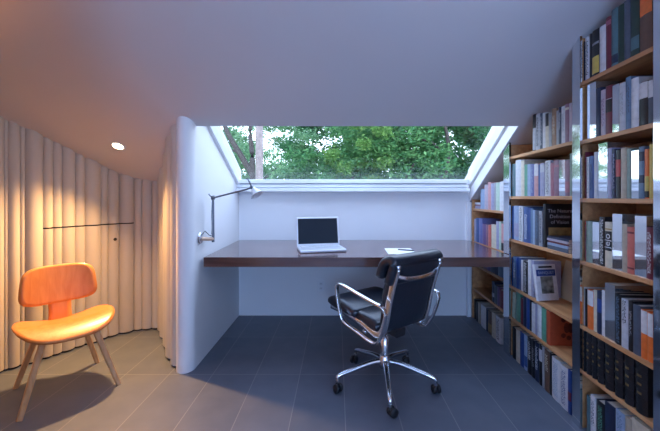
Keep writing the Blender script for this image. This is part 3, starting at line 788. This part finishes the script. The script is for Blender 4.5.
text_mesh('title_text', 'jejo', .046, cmat('white'), bk, (-.0052, 0, h4*.585), (PI/2, PI/2, -PI/2) if False else Matrix(((0, 0, -1), (0, 1, 0), (1, 0, 0))).to_euler())
row(N_5, .517, [
    (580, 583.2, 287, 'white', 'slim white book', pb),
    (583.2, 587.4, 289, 'black', 'black book', {}),
    (587.4, 593.6, 290, 'orange', 'orange book with white top', dict(bands=((.60, .99, 'white'),))),
    (593.6, 597, 290, 'cream', 'cream yellow book', {}),
    (597, 601.8, 291, 'navy', 'navy book with blue panel', dict(bands=((.50, .82, 'royal blue'),))),
    (601.8, 604.9, 290.4, 'white', 'slim white book', pb),
    (605, 615, 284, 'silver', 'wide glossy silver book', {}),
    (615.2, 621.4, 294, 'black', 'black speckled book', dict(title=(.05, .95, 'steel blue'))),
    (621.4, 628.4, 299, 'pale grey', 'pale grey book with black lettering', dict(title=(.5, .97, 'black'))),
    (628.4, 633, 301, 'black', 'black book', dict(title=(.3, .8, 'grey'))),
    (633, 641, 305, 'slate', 'thick dark slate book', {}),
    (641, 647.4, 310, 'orange', 'orange white-topped book', dict(bands=((.52, .99, 'white'),))),
    (647.4, 653.2, 313, 'orange', 'orange white-topped book', dict(bands=((.52, .99, 'white'),)))], ymin=1.226, ymax=1.634)
vx = [580.4, 586.6, 592.3, 597.3, 604.6, 614.3, 623.8, 634.8, 648.6]
vt = [331, 333.5, 337, 340, 344, 349.5, 354.5, 360]
gb = tuple((z-.022, z+.022, 'gilt') for z in (.41, .59, .76))
row(N_6, .292, [(vx[i]+.2, vx[i+1], vt[i], 'black', 'x', dict(ribs=True, bands=gb, label='%s from the left of the gilt-banded black leather volumes, nearest bookcase' % ORD[i])) for i in range(8)], group='black leather volumes in the nearest bookcase', dp=.17, ymin=1.226, ymax=1.634)
row(N_7, .0, [
    (586.6, 590.5, 396, 'teal', 'dark teal book', {}),
    (590.5, 596, 396, 'white', 'white book with dark lettering', dict(title=(.3, .9, 'slate'))),
    (596.6, 604.8, 402, 'black', 'black book', dict(title=(.3, .9, 'green'))),
    (604.8, 615.2, 404, 'navy', 'thick navy book with rose edge', dict(bands=((.1, .3, 'lilac'),))),
    (615.6, 625, 411.5, 'pale blue', 'pale blue patterned book', dict(title=(.1, .95, 'steel blue'))),
    (625.2, 632, 418, 'beige', 'beige book', {}),
    (632, 650, 423, 'cream', 'thick cream book', {})], ymin=1.226, ymax=1.634)

K_1, K_2, K_3, K_4, K_5 = ['corner bookcase '+s for s in ('top shelf', 'desk-level shelf', 'shelf under the desk', 'low shelf', 'floor row')]
row(K_1, 1.052, [
    (480.6, 484.5, 187.4, 'pale blue', 'pale blue book', {}),
    (484.5, 487.9, 184.6, 'lilac', 'lilac book', {}),
    (487.9, 491, 182, 'pink', 'pink book', {}),
    (491, 494, 183.4, 'lavender', 'lavender book', {}),
    (494, 496, 182.6, 'grey', 'slim grey book', pb),
    (496, 499.7, 182.4, 'pale green', 'pale green book', {}),
    (499.7, 505.4, 181.4, 'white', 'thick white book', {})], ymin=2.456, ymax=3.134)
row(K_2, DT, [
    (472.2, 476, 219, 'lavender', 'lavender book', {}),
    (476, 479, 218, 'blue', 'blue book', {}),
    (479, 482.4, 218.4, 'violet', 'violet blue book', {}),
    (482.4, 485.8, 224, 'purple', 'short purple book', {}),
    (485.8, 488.2, 225, 'mauve', 'short mauve book', {}),
    (488.2, 490.8, 225, 'coral', 'coral red book', {}),
    (491.4, 496.2, 224.6, 'cream', 'thick cream book', {}),
    (496.2, 499, 221.4, 'lavender', 'lavender blue book', {}),
    (499, 501.2, 221.6, 'pale green', 'slim pale green book', pb),
    (501.2, 505.2, 224, 'pink', 'pink book with dark base', dict(bands=((.02, .3, 'black'),)))], ymin=2.456, ymax=3.134)
row(K_3, .532, [
    (479.6, 483, 265.5, 'black', 'black book', {}),
    (483, 486.6, 264.5, 'mauve', 'mauve book', {}),
    (486.6, 490.4, 264.5, 'purple', 'purple book', {}),
    (490.4, 494, 265, 'slate', 'slate book', {}),
    (494, 498, 265, 'navy', 'navy book', {}),
    (498, 502.4, 266, 'steel blue', 'steel blue book', {})], ymin=2.456, ymax=3.134)
row(K_4, .293, [
    (492, 494.4, 281.5, 'navy', 'dark navy book with pale label', dict(bands=((.25, .45, 'pale grey'),))),
    (494.4, 497.2, 285, 'slate', 'slate book', {}),
    (497.2, 499.6, 287, 'purple', 'purple book', {}),
    (499.6, 503, 290, 'dark red', 'dark red book', {})], ymin=2.456, ymax=3.134)
row(K_5, .0, [
    (472.2, 475.3, 299, 'dark brown', 'dark brown book', {}),
    (476, 478, 302, 'black', 'slim black book', {}),
    (478, 480, 302.4, 'beige', 'beige book', {}),
    (481, 486, 305.5, 'white', 'white book', {}),
    (486, 488, 309, 'navy', 'navy book', {}),
    (488, 491.8, 311, 'brown', 'brown book with orange band', dict(bands=((.1, .45, 'ochre'),))),
    (491.8, 495, 312.4, 'cream', 'cream book', {}),
    (495.8, 500.6, 316.5, 'white', 'white book with black lettering', dict(title=(.1, .9, 'black')))], ymin=2.456, ymax=3.134)

# face-out black book (third shelf, middle bookcase): its front cover faces the room's near end
def cover_panel(bk, name, m, x0, x1, z0, z1, face, t=.0006):
    bm = bmesh.new(); box(bm, x0, x1, face-t, face+.0004, z0, z1); return obj(name, bm, m, bk)
yb = unpx(542.4, .016)
th = .024; hh = .262
bk = make_book(th, hh, .165, 'black'); ym = yb-.017
bk.location = (bx_(ym)+.018, ym, .8568); bk.rotation_euler = (0, 0, math.radians(-3))
tag(bk, 'large black book with white script title and ochre picture on its cover, middle bookcase', 'book', 'books on the '+M_3)
face = -th/2
cover_panel(bk, 'cover_picture', mat('ochre_picture', (.30, .19, .07), .45, var=.5, scale=22), .018, .148, .030, .120, face)
for i, s in enumerate(('The Nature', 'Definition', 'of Vision')):
    text_mesh('cover_title', s, .030, cmat('pale grey'), bk, (.084, face-.0009, .220-.034*i), (PI/2, 0, 0))
# flat stack in front of it
stk = [('slate', .022, 0), ('pale blue', .014, 0), ('dark red', .012, .004), ('lilac', .012, -.003), ('navy', .012, .002)]
def flat(stack, yc, zt, length, dp, xo, labels, group):
    z = zt+.0008
    for (c, t, o_), lb in zip(stack, labels):
        b = make_book(t, length, dp, c, hard=False)
        # lay down: local z (height) runs along the shelf, local y (thickness) becomes up, spine to the room
        R_ = Matrix(((ca, 0, sa), (-sa, 0, ca), (0, 1, 0)))
        R_ = Matrix.Rotation(-ANG, 3, 'Z') @ Matrix(((1, 0, 0), (0, 0, 1), (0, 1, 0)))
        # keep it right-handed
        R_ = Matrix.Rotation(-ANG, 3, 'Z') @ Matrix(((1, 0, 0), (0, 0, -1), (0, 1, 0)))
        b.rotation_euler = R_.to_euler()
        yy = yc+length/2
        b.location = (bx_(yy)+xo+o_, yy, z+t/2); z += t+.0006
        tag(b, lb, 'book', group)
y0s, y1s = unpx(571.8, .02), unpx(546, .02)
flat(stk, (y0s+y1s)/2-.006, .856, .19, .135, .012,
     ['slate book at the bottom of the flat stack before the black face-out book', 'pale blue book second from the bottom of the flat stack, middle bookcase',
      'thin dark red book in the middle of the flat stack, middle bookcase', 'thin lilac book second from the top of the flat stack, middle bookcase',
      'thin navy book on top of the flat stack before the black face-out book'], 'flat books on the third shelf')
flat([('lavender', .022, 0), ('mauve', .016, .004), ('white', .018, -.002)], 3.057, 1.052, .13, .12, .02,
     ['lavender book at the bottom of the flat stack in the back corner bookcase', 'mauve book in the middle of the flat stack in the back corner bookcase', 'white book on top of the flat stack in the back corner bookcase'], 'flat books in the back corner')
# face-out white book leaning back on the fourth shelf
yb = unpx(533.8, .016)-.012
th = .020; hh = .220
bk = make_book(th, hh, .142, 'white')
ym = yb-.064
bk.location = (bx_(ym)-.004, ym, .5190); bk.rotation_euler = (math.radians(-9), 0, math.radians(8))
tag(bk, 'white book leaning face-out with a blue title band and landscape picture, middle bookcase', 'book', 'books on the '+M_4)
face = -th/2
cover_panel(bk, 'top_band', cmat('black'), .025, .118, .198, .209, face)
cover_panel(bk, 'title_band', cmat('royal blue'), .006, .137, .148, .188, face)
cover_panel(bk, 'cover_picture', mat('landscape_picture', (.17, .19, .17), .4, var=.9, scale=26), .030, .115, .042, .146, face)
text_mesh('cover_title', 'BANQUET', .024, cmat('pale blue'), bk, (.072, face-.0011, .168), (PI/2, 0, 0))
# orange-red book, cover towards the camera
ya, yb = unpx(546.2, .016), unpx(550.2, .016)
th = (ya-yb)/ca-.002; ym = (ya+yb)/2
bk = make_book(th, .198, .20, 'orange red'); bk.location = (bx_(ym)+.016, ym-.002, .2878); bk.rotation_euler = (0, 0, -ANG)
tag(bk, 'orange red book with dark emblem on its cover, right end of fifth shelf, middle bookcase', 'book', 'books on the '+M_5)
face = -th/2
em = mat('emblem_brown', (.13, .022, .014), .6, var=.4, scale=60)
bm = bmesh.new()
for sx in (-1, 1): lathe(bm, [(.030, 0), (.030, .0006)], axis_m((.105+sx*.012, face, .105), (0, -1, 0)) @ Matrix.Scale(.55, 4, (1, 0, 0)), 20)
for dx_, dz in ((-.03, .045), (.03, .045), (-.03, -.045), (.03, -.045), (0, .055), (0, -.058)): lathe(bm, [(.014, 0), (.014, .0006)], axis_m((.105+dx_, face, .105+dz), (0, -1, 0)), 12)
obj('cover_emblem', bm, em, bk)
# cream folder leaning against the back of the fourth shelf
bm = bmesh.new(); box(bm, -.003, .003, -.07, .07, 0, .24)
tag(obj('folder', bm, mat('cream_board', (.62, .50, .34), .6), loc=(bx_(2.06)+.19, 2.06, .5165), rot=(0, math.radians(13), -ANG)), 'cream board leaning at the back of the fourth shelf beside the white face-out book', 'board')
bm = bmesh.new(); box(bm, -.0015, .0015, -.035, .035, 0, .10)
tag(obj('card', bm, mat('tan_card', (.55, .40, .26), .6), loc=(bx_(1.915)+.19, 1.915, .8568), rot=(0, math.radians(25), -ANG)), 'small tan card leaning behind the flat stack on the third shelf, middle bookcase', 'card')

# ------------------------------------------------------------------ outside
GZ = -3.0
def ground_mat():
    return mat('lawn_green', (.05, .10, .03), .9, var=.4, scale=3)
bm = bmesh.new(); box(bm, -30, 30, 3.6, 45, GZ-.1, GZ); o = obj('lawn', bm, ground_mat()); struct(o, 'green lawn outside the window')
bark = mat('dark_bark', (.055, .045, .042), .9, var=.4, scale=12)
leafs = [leaf_mat('leaf_mid', (0.074, 0.230, 0.101), (0.203, 0.405, 0.162)), leaf_mat('leaf_dark', (0.047, 0.162, 0.081), (0.121, 0.297, 0.128)),
         leaf_mat('leaf_yellow', (0.121, 0.284, 0.081), (0.270, 0.446, 0.149)), leaf_mat('leaf_pale', (0.108, 0.257, 0.135), (0.270, 0.446, 0.230))]
def tree(label, x, y, top, rad, trunk_h, seed, lm, nclump, per, leaf=.10, dens=1.0, zlow=.2, limbs=()):
    rnd = random.Random(seed)
    root = thing('tree', label, 'tree', (x, y, GZ), 0, 'trees outside the window')
    tt = trunk_h
    bm = bmesh.new()
    tube(bm, smooth_path([(0, 0, 0), (.08, 0, tt*.35), (-.05, .05, tt*.7), (.05, 0, tt)], 5), .13, 10)
    for k in range(5):
        a = rnd.uniform(0, 2*PI); z = tt*rnd.uniform(.6, .95); r = rad*rnd.uniform(.5, .8)
        tube(bm, smooth_path([(0, 0, z), (r*.4*math.cos(a), r*.4*math.sin(a), z+.5), (r*math.cos(a), r*math.sin(a), z+1.1)], 4), .055, 7, scales=[1-.07*i for i in range(9)])
    for pts, r in limbs:
        p = smooth_path(pts, 4); tube(bm, p, r, 7, scales=[1-.6*i/(len(p)-1) for i in range(len(p))])
    obj('trunk', bm, bark, root, smooth=True)
    verts, faces = [], []
    for c in range(nclump):
        a = rnd.uniform(0, 2*PI); q = rnd.random()**.5; zz = rnd.uniform(-1, 1)
        rr = rad*q*math.sqrt(max(.15, 1-zz*zz*.8))
        cz = top*(zlow+1)/2+zz*top*(1-zlow)/2
        cen = Vector((rr*math.cos(a), rr*math.sin(a), cz)); cr = rad*rnd.uniform(.16, .30)
        for k in range(int(per*dens)):
            v = Vector((rnd.gauss(0, 1), rnd.gauss(0, 1), rnd.gauss(0, .55))).normalized()*cr*rnd.random()**.45
            p = cen+v; s = leaf*rnd.uniform(.6, 1.25)
            d1 = Vector((rnd.gauss(0, 1), rnd.gauss(0, 1), rnd.gauss(0, .5))).normalized(); d2 = d1.cross(Vector((rnd.gauss(0, .5), rnd.gauss(0, .5), 1))).normalized()
            i = len(verts)
            verts += [p-d1*s, p+d2*s*.5, p+d1*s, p-d2*s*.5]; faces.append((i, i+1, i+2, i+3))
    me = bpy.data.meshes.new('foliage'); me.from_pydata([tuple(v) for v in verts], [], faces); me.materials.append(lm)
    o = bpy.data.objects.new('foliage', me); C.objects.link(o); o.parent = root
    return root
tree('dark forked tree with sparse leaves left of the pale pole', -2.75, 9.6, 7.4, 1.5, 4.4, 1, leafs[3], 44, 130, .06, 1, .48,
     limbs=(([(0, 0, 2.6), (.45, -.9, 3.7), (.60, -1.2, 4.6), (.36, -1.2, 5.1), (-.08, -1.2, 5.86), (-.4, -1.2, 6.8)], .12), ([(.56, -1.2, 4.7), (.57, -1.2, 5.3), (.52, -1.2, 5.9), (.6, -1.2, 6.8)], .085), ([(.3, -1.2, 5.2), (.1, -1.2, 5.35), (-.3, -1.2, 5.4)], .04)))
tree('low bushy green tree behind the dark forked tree', -3.6, 12.5, 5.4, 1.6, 3.0, 2, leafs[3], 34, 170, .10, 1, .45)
tree('sparse pale green tree right of the pale pole against white sky', -1.0, 13.5, 8.2, 1.9, 4.6, 3, leafs[3], 40, 170, .07, 1, .46)
tree('low leafy tree beside the pale pole', -.9, 11.0, 5.6, 1.5, 3.0, 4, leafs[0], 50, 220, .075, 1, .45)
tree('yellow green tree near the centre of the window', .85, 10.2, 7.4, 1.25, 4.0, 5, leafs[2], 50, 200, .065, 1, .46)
tree('broad mid green tree right of the window centre', 2.0, 11.5, 8.2, 2.2, 4.6, 6, leafs[0], 110, 250, .075, 1, .45)
tree('dense dark green tree far behind the other trees', .9, 16.5, 8.6, 3.2, 5.0, 7, leafs[1], 110, 200, .14, 1, .38)
tree('dark green tree at the right side of the window', 4.3, 12.0, 8.3, 2.2, 4.8, 8, leafs[1], 100, 240, .08, 1, .45,
     limbs=(([(-1.0, -1.6, 4.4), (-.75, -1.6, 5.6), (-.9, -1.6, 6.6)], .10), ([(-.8, -1.6, 5.4), (-1.3, -1.6, 5.9), (-1.9, -1.6, 6.0)], .05)))
tree('pale green tree behind the right end of the window', 5.6, 16.0, 8.8, 2.8, 5.0, 9, leafs[3], 90, 190, .13, 1, .42)
tree('mid green tree at the far right beyond the window', 7.6, 14.0, 8.6, 2.4, 4.8, 10, leafs[0], 80, 190, .11, 1, .4)
tree('tall green tree seen at the left edge of the window', -5.8, 14.5, 8.4, 2.0, 4.8, 11, leafs[3], 50, 170, .11, 1, .45)
tree('pale distant tree behind the pole and the forked tree', -3.6, 19.0, 9.4, 2.9, 5.0, 12, leafs[3], 80, 190, .10, 1, .40)
bm = bmesh.new(); tube(bm, [(0, 0, 0), (0, 0, 4.5), (.01, 0, 9)], .078, 14)
pl = tag(obj('pole', bm, mat('weathered_pole', (.26, .21, .205), .85, var=.25, scale=14), loc=(-1.64, 6.9, GZ), smooth=True), 'pale weathered wooden pole standing among the trees outside', 'pole')

# ------------------------------------------------------------------ light
W_ = bpy.data.worlds.new('sky'); bpy.context.scene.world = W_; W_.use_nodes = True
nt = W_.node_tree; bg = nt.nodes['Background']
tc = nd(nt, 'ShaderNodeTexCoord'); sp_ = nd(nt, 'ShaderNodeSeparateXYZ'); rp = nd(nt, 'ShaderNodeValToRGB')
nt.links.new(tc.outputs['Generated'], sp_.inputs[0]); nt.links.new(sp_.outputs['Z'], rp.inputs['Fac'])
rp.color_ramp.elements[0].color = (.76, .85, 1.0, 1); rp.color_ramp.elements[1].color = (.46, .60, 1.0, 1); rp.color_ramp.elements[1].position = .9
nt.links.new(rp.outputs['Color'], bg.inputs['Color']); bg.inputs['Strength'].default_value = 5.0
def area(name, loc, rot, sx, sy, col, p):
    l = bpy.data.lights.new(name, 'AREA'); l.shape = 'RECTANGLE'; l.size = sx; l.size_y = sy; l.color = col; l.energy = p
    o = bpy.data.objects.new(name, l); C.objects.link(o); o.location = loc; o.rotation_euler = rot; return o
area('added_rear_fill', (.25, -3.24, 1.45), (PI/2, 0, 0), 1.4, 1.1, (.25, .47, 1.0), 76)  # added cool fill lamp set in the made-up rear window
l = bpy.data.lights.new('downlight_beam', 'SPOT'); l.energy = 205; l.color = (1, .53, .20); l.spot_size = math.radians(124); l.spot_blend = 1.0; l.shadow_soft_size = .03
o = bpy.data.objects.new('downlight_beam', l); C.objects.link(o); o.location = (dx, dy_-.01, zc(dy_)-.03)
o.rotation_euler = nrm.to_track_quat('-Z', 'Y').to_euler()

# made-up torchiere outside the frame at the left, added to warm the ceiling
fx_, fy_ = -2.25, .75
tl_ = thing('added_floor_lamp', 'added unseen torchiere by the fluted wall, warm fill for the ceiling', 'lamp', (fx_, fy_, 0))
obj('base', lathe(bmesh.new(), [(.14, 0), (.14, .015), (.02, .03)], None, 24), chrome, tl_)
obj('pole', tube(bmesh.new(), [(0, 0, .02), (0, 0, 1.6)], .011, 10), chrome, tl_)
obj('lamp_shade', lathe(bmesh.new(), [(.02, 1.58), (.10, 1.62), (.16, 1.70), (.155, 1.70), (.09, 1.63), (.02, 1.60)], None, 28), lamp_shade_alu, tl_, smooth=True)
l2 = bpy.data.lights.new('torchiere_fill', 'SPOT'); l2.energy = 58; l2.color = (1, .38, .11); l2.spot_size = math.radians(165); l2.spot_blend = .6; l2.shadow_soft_size = .06  # added warm uplight, no such lamp in view
o = bpy.data.objects.new('torchiere_fill', l2); C.objects.link(o); o.location = (fx_, fy_, 1.70); o.rotation_euler = (PI, 0, 0)
# ------------------------------------------------------------------ camera
cam = bpy.data.cameras.new('camera'); cam.sensor_width = 36; cam.lens = F/660*36
cam.shift_x = (330-CX)/660; cam.shift_y = -(215.5-CY)/660
co = bpy.data.objects.new('camera', cam); C.objects.link(co); co.location = (0, 0, H); co.rotation_euler = (PI/2, 0, 0)
cam.clip_start = .02; cam.clip_end = 200
sc = bpy.context.scene; sc.camera = co
sc.view_settings.view_transform = 'Standard'; sc.view_settings.look = 'None'; sc.view_settings.gamma = 1; sc.view_settings.use_curve_mapping = False
sc.view_settings.exposure = 0.0
sc.cycles.use_denoising = True; sc.cycles.max_bounces = 10; sc.cycles.diffuse_bounces = 6; sc.cycles.transparent_max_bounces = 12
sc.cycles.sample_clamp_indirect = 6
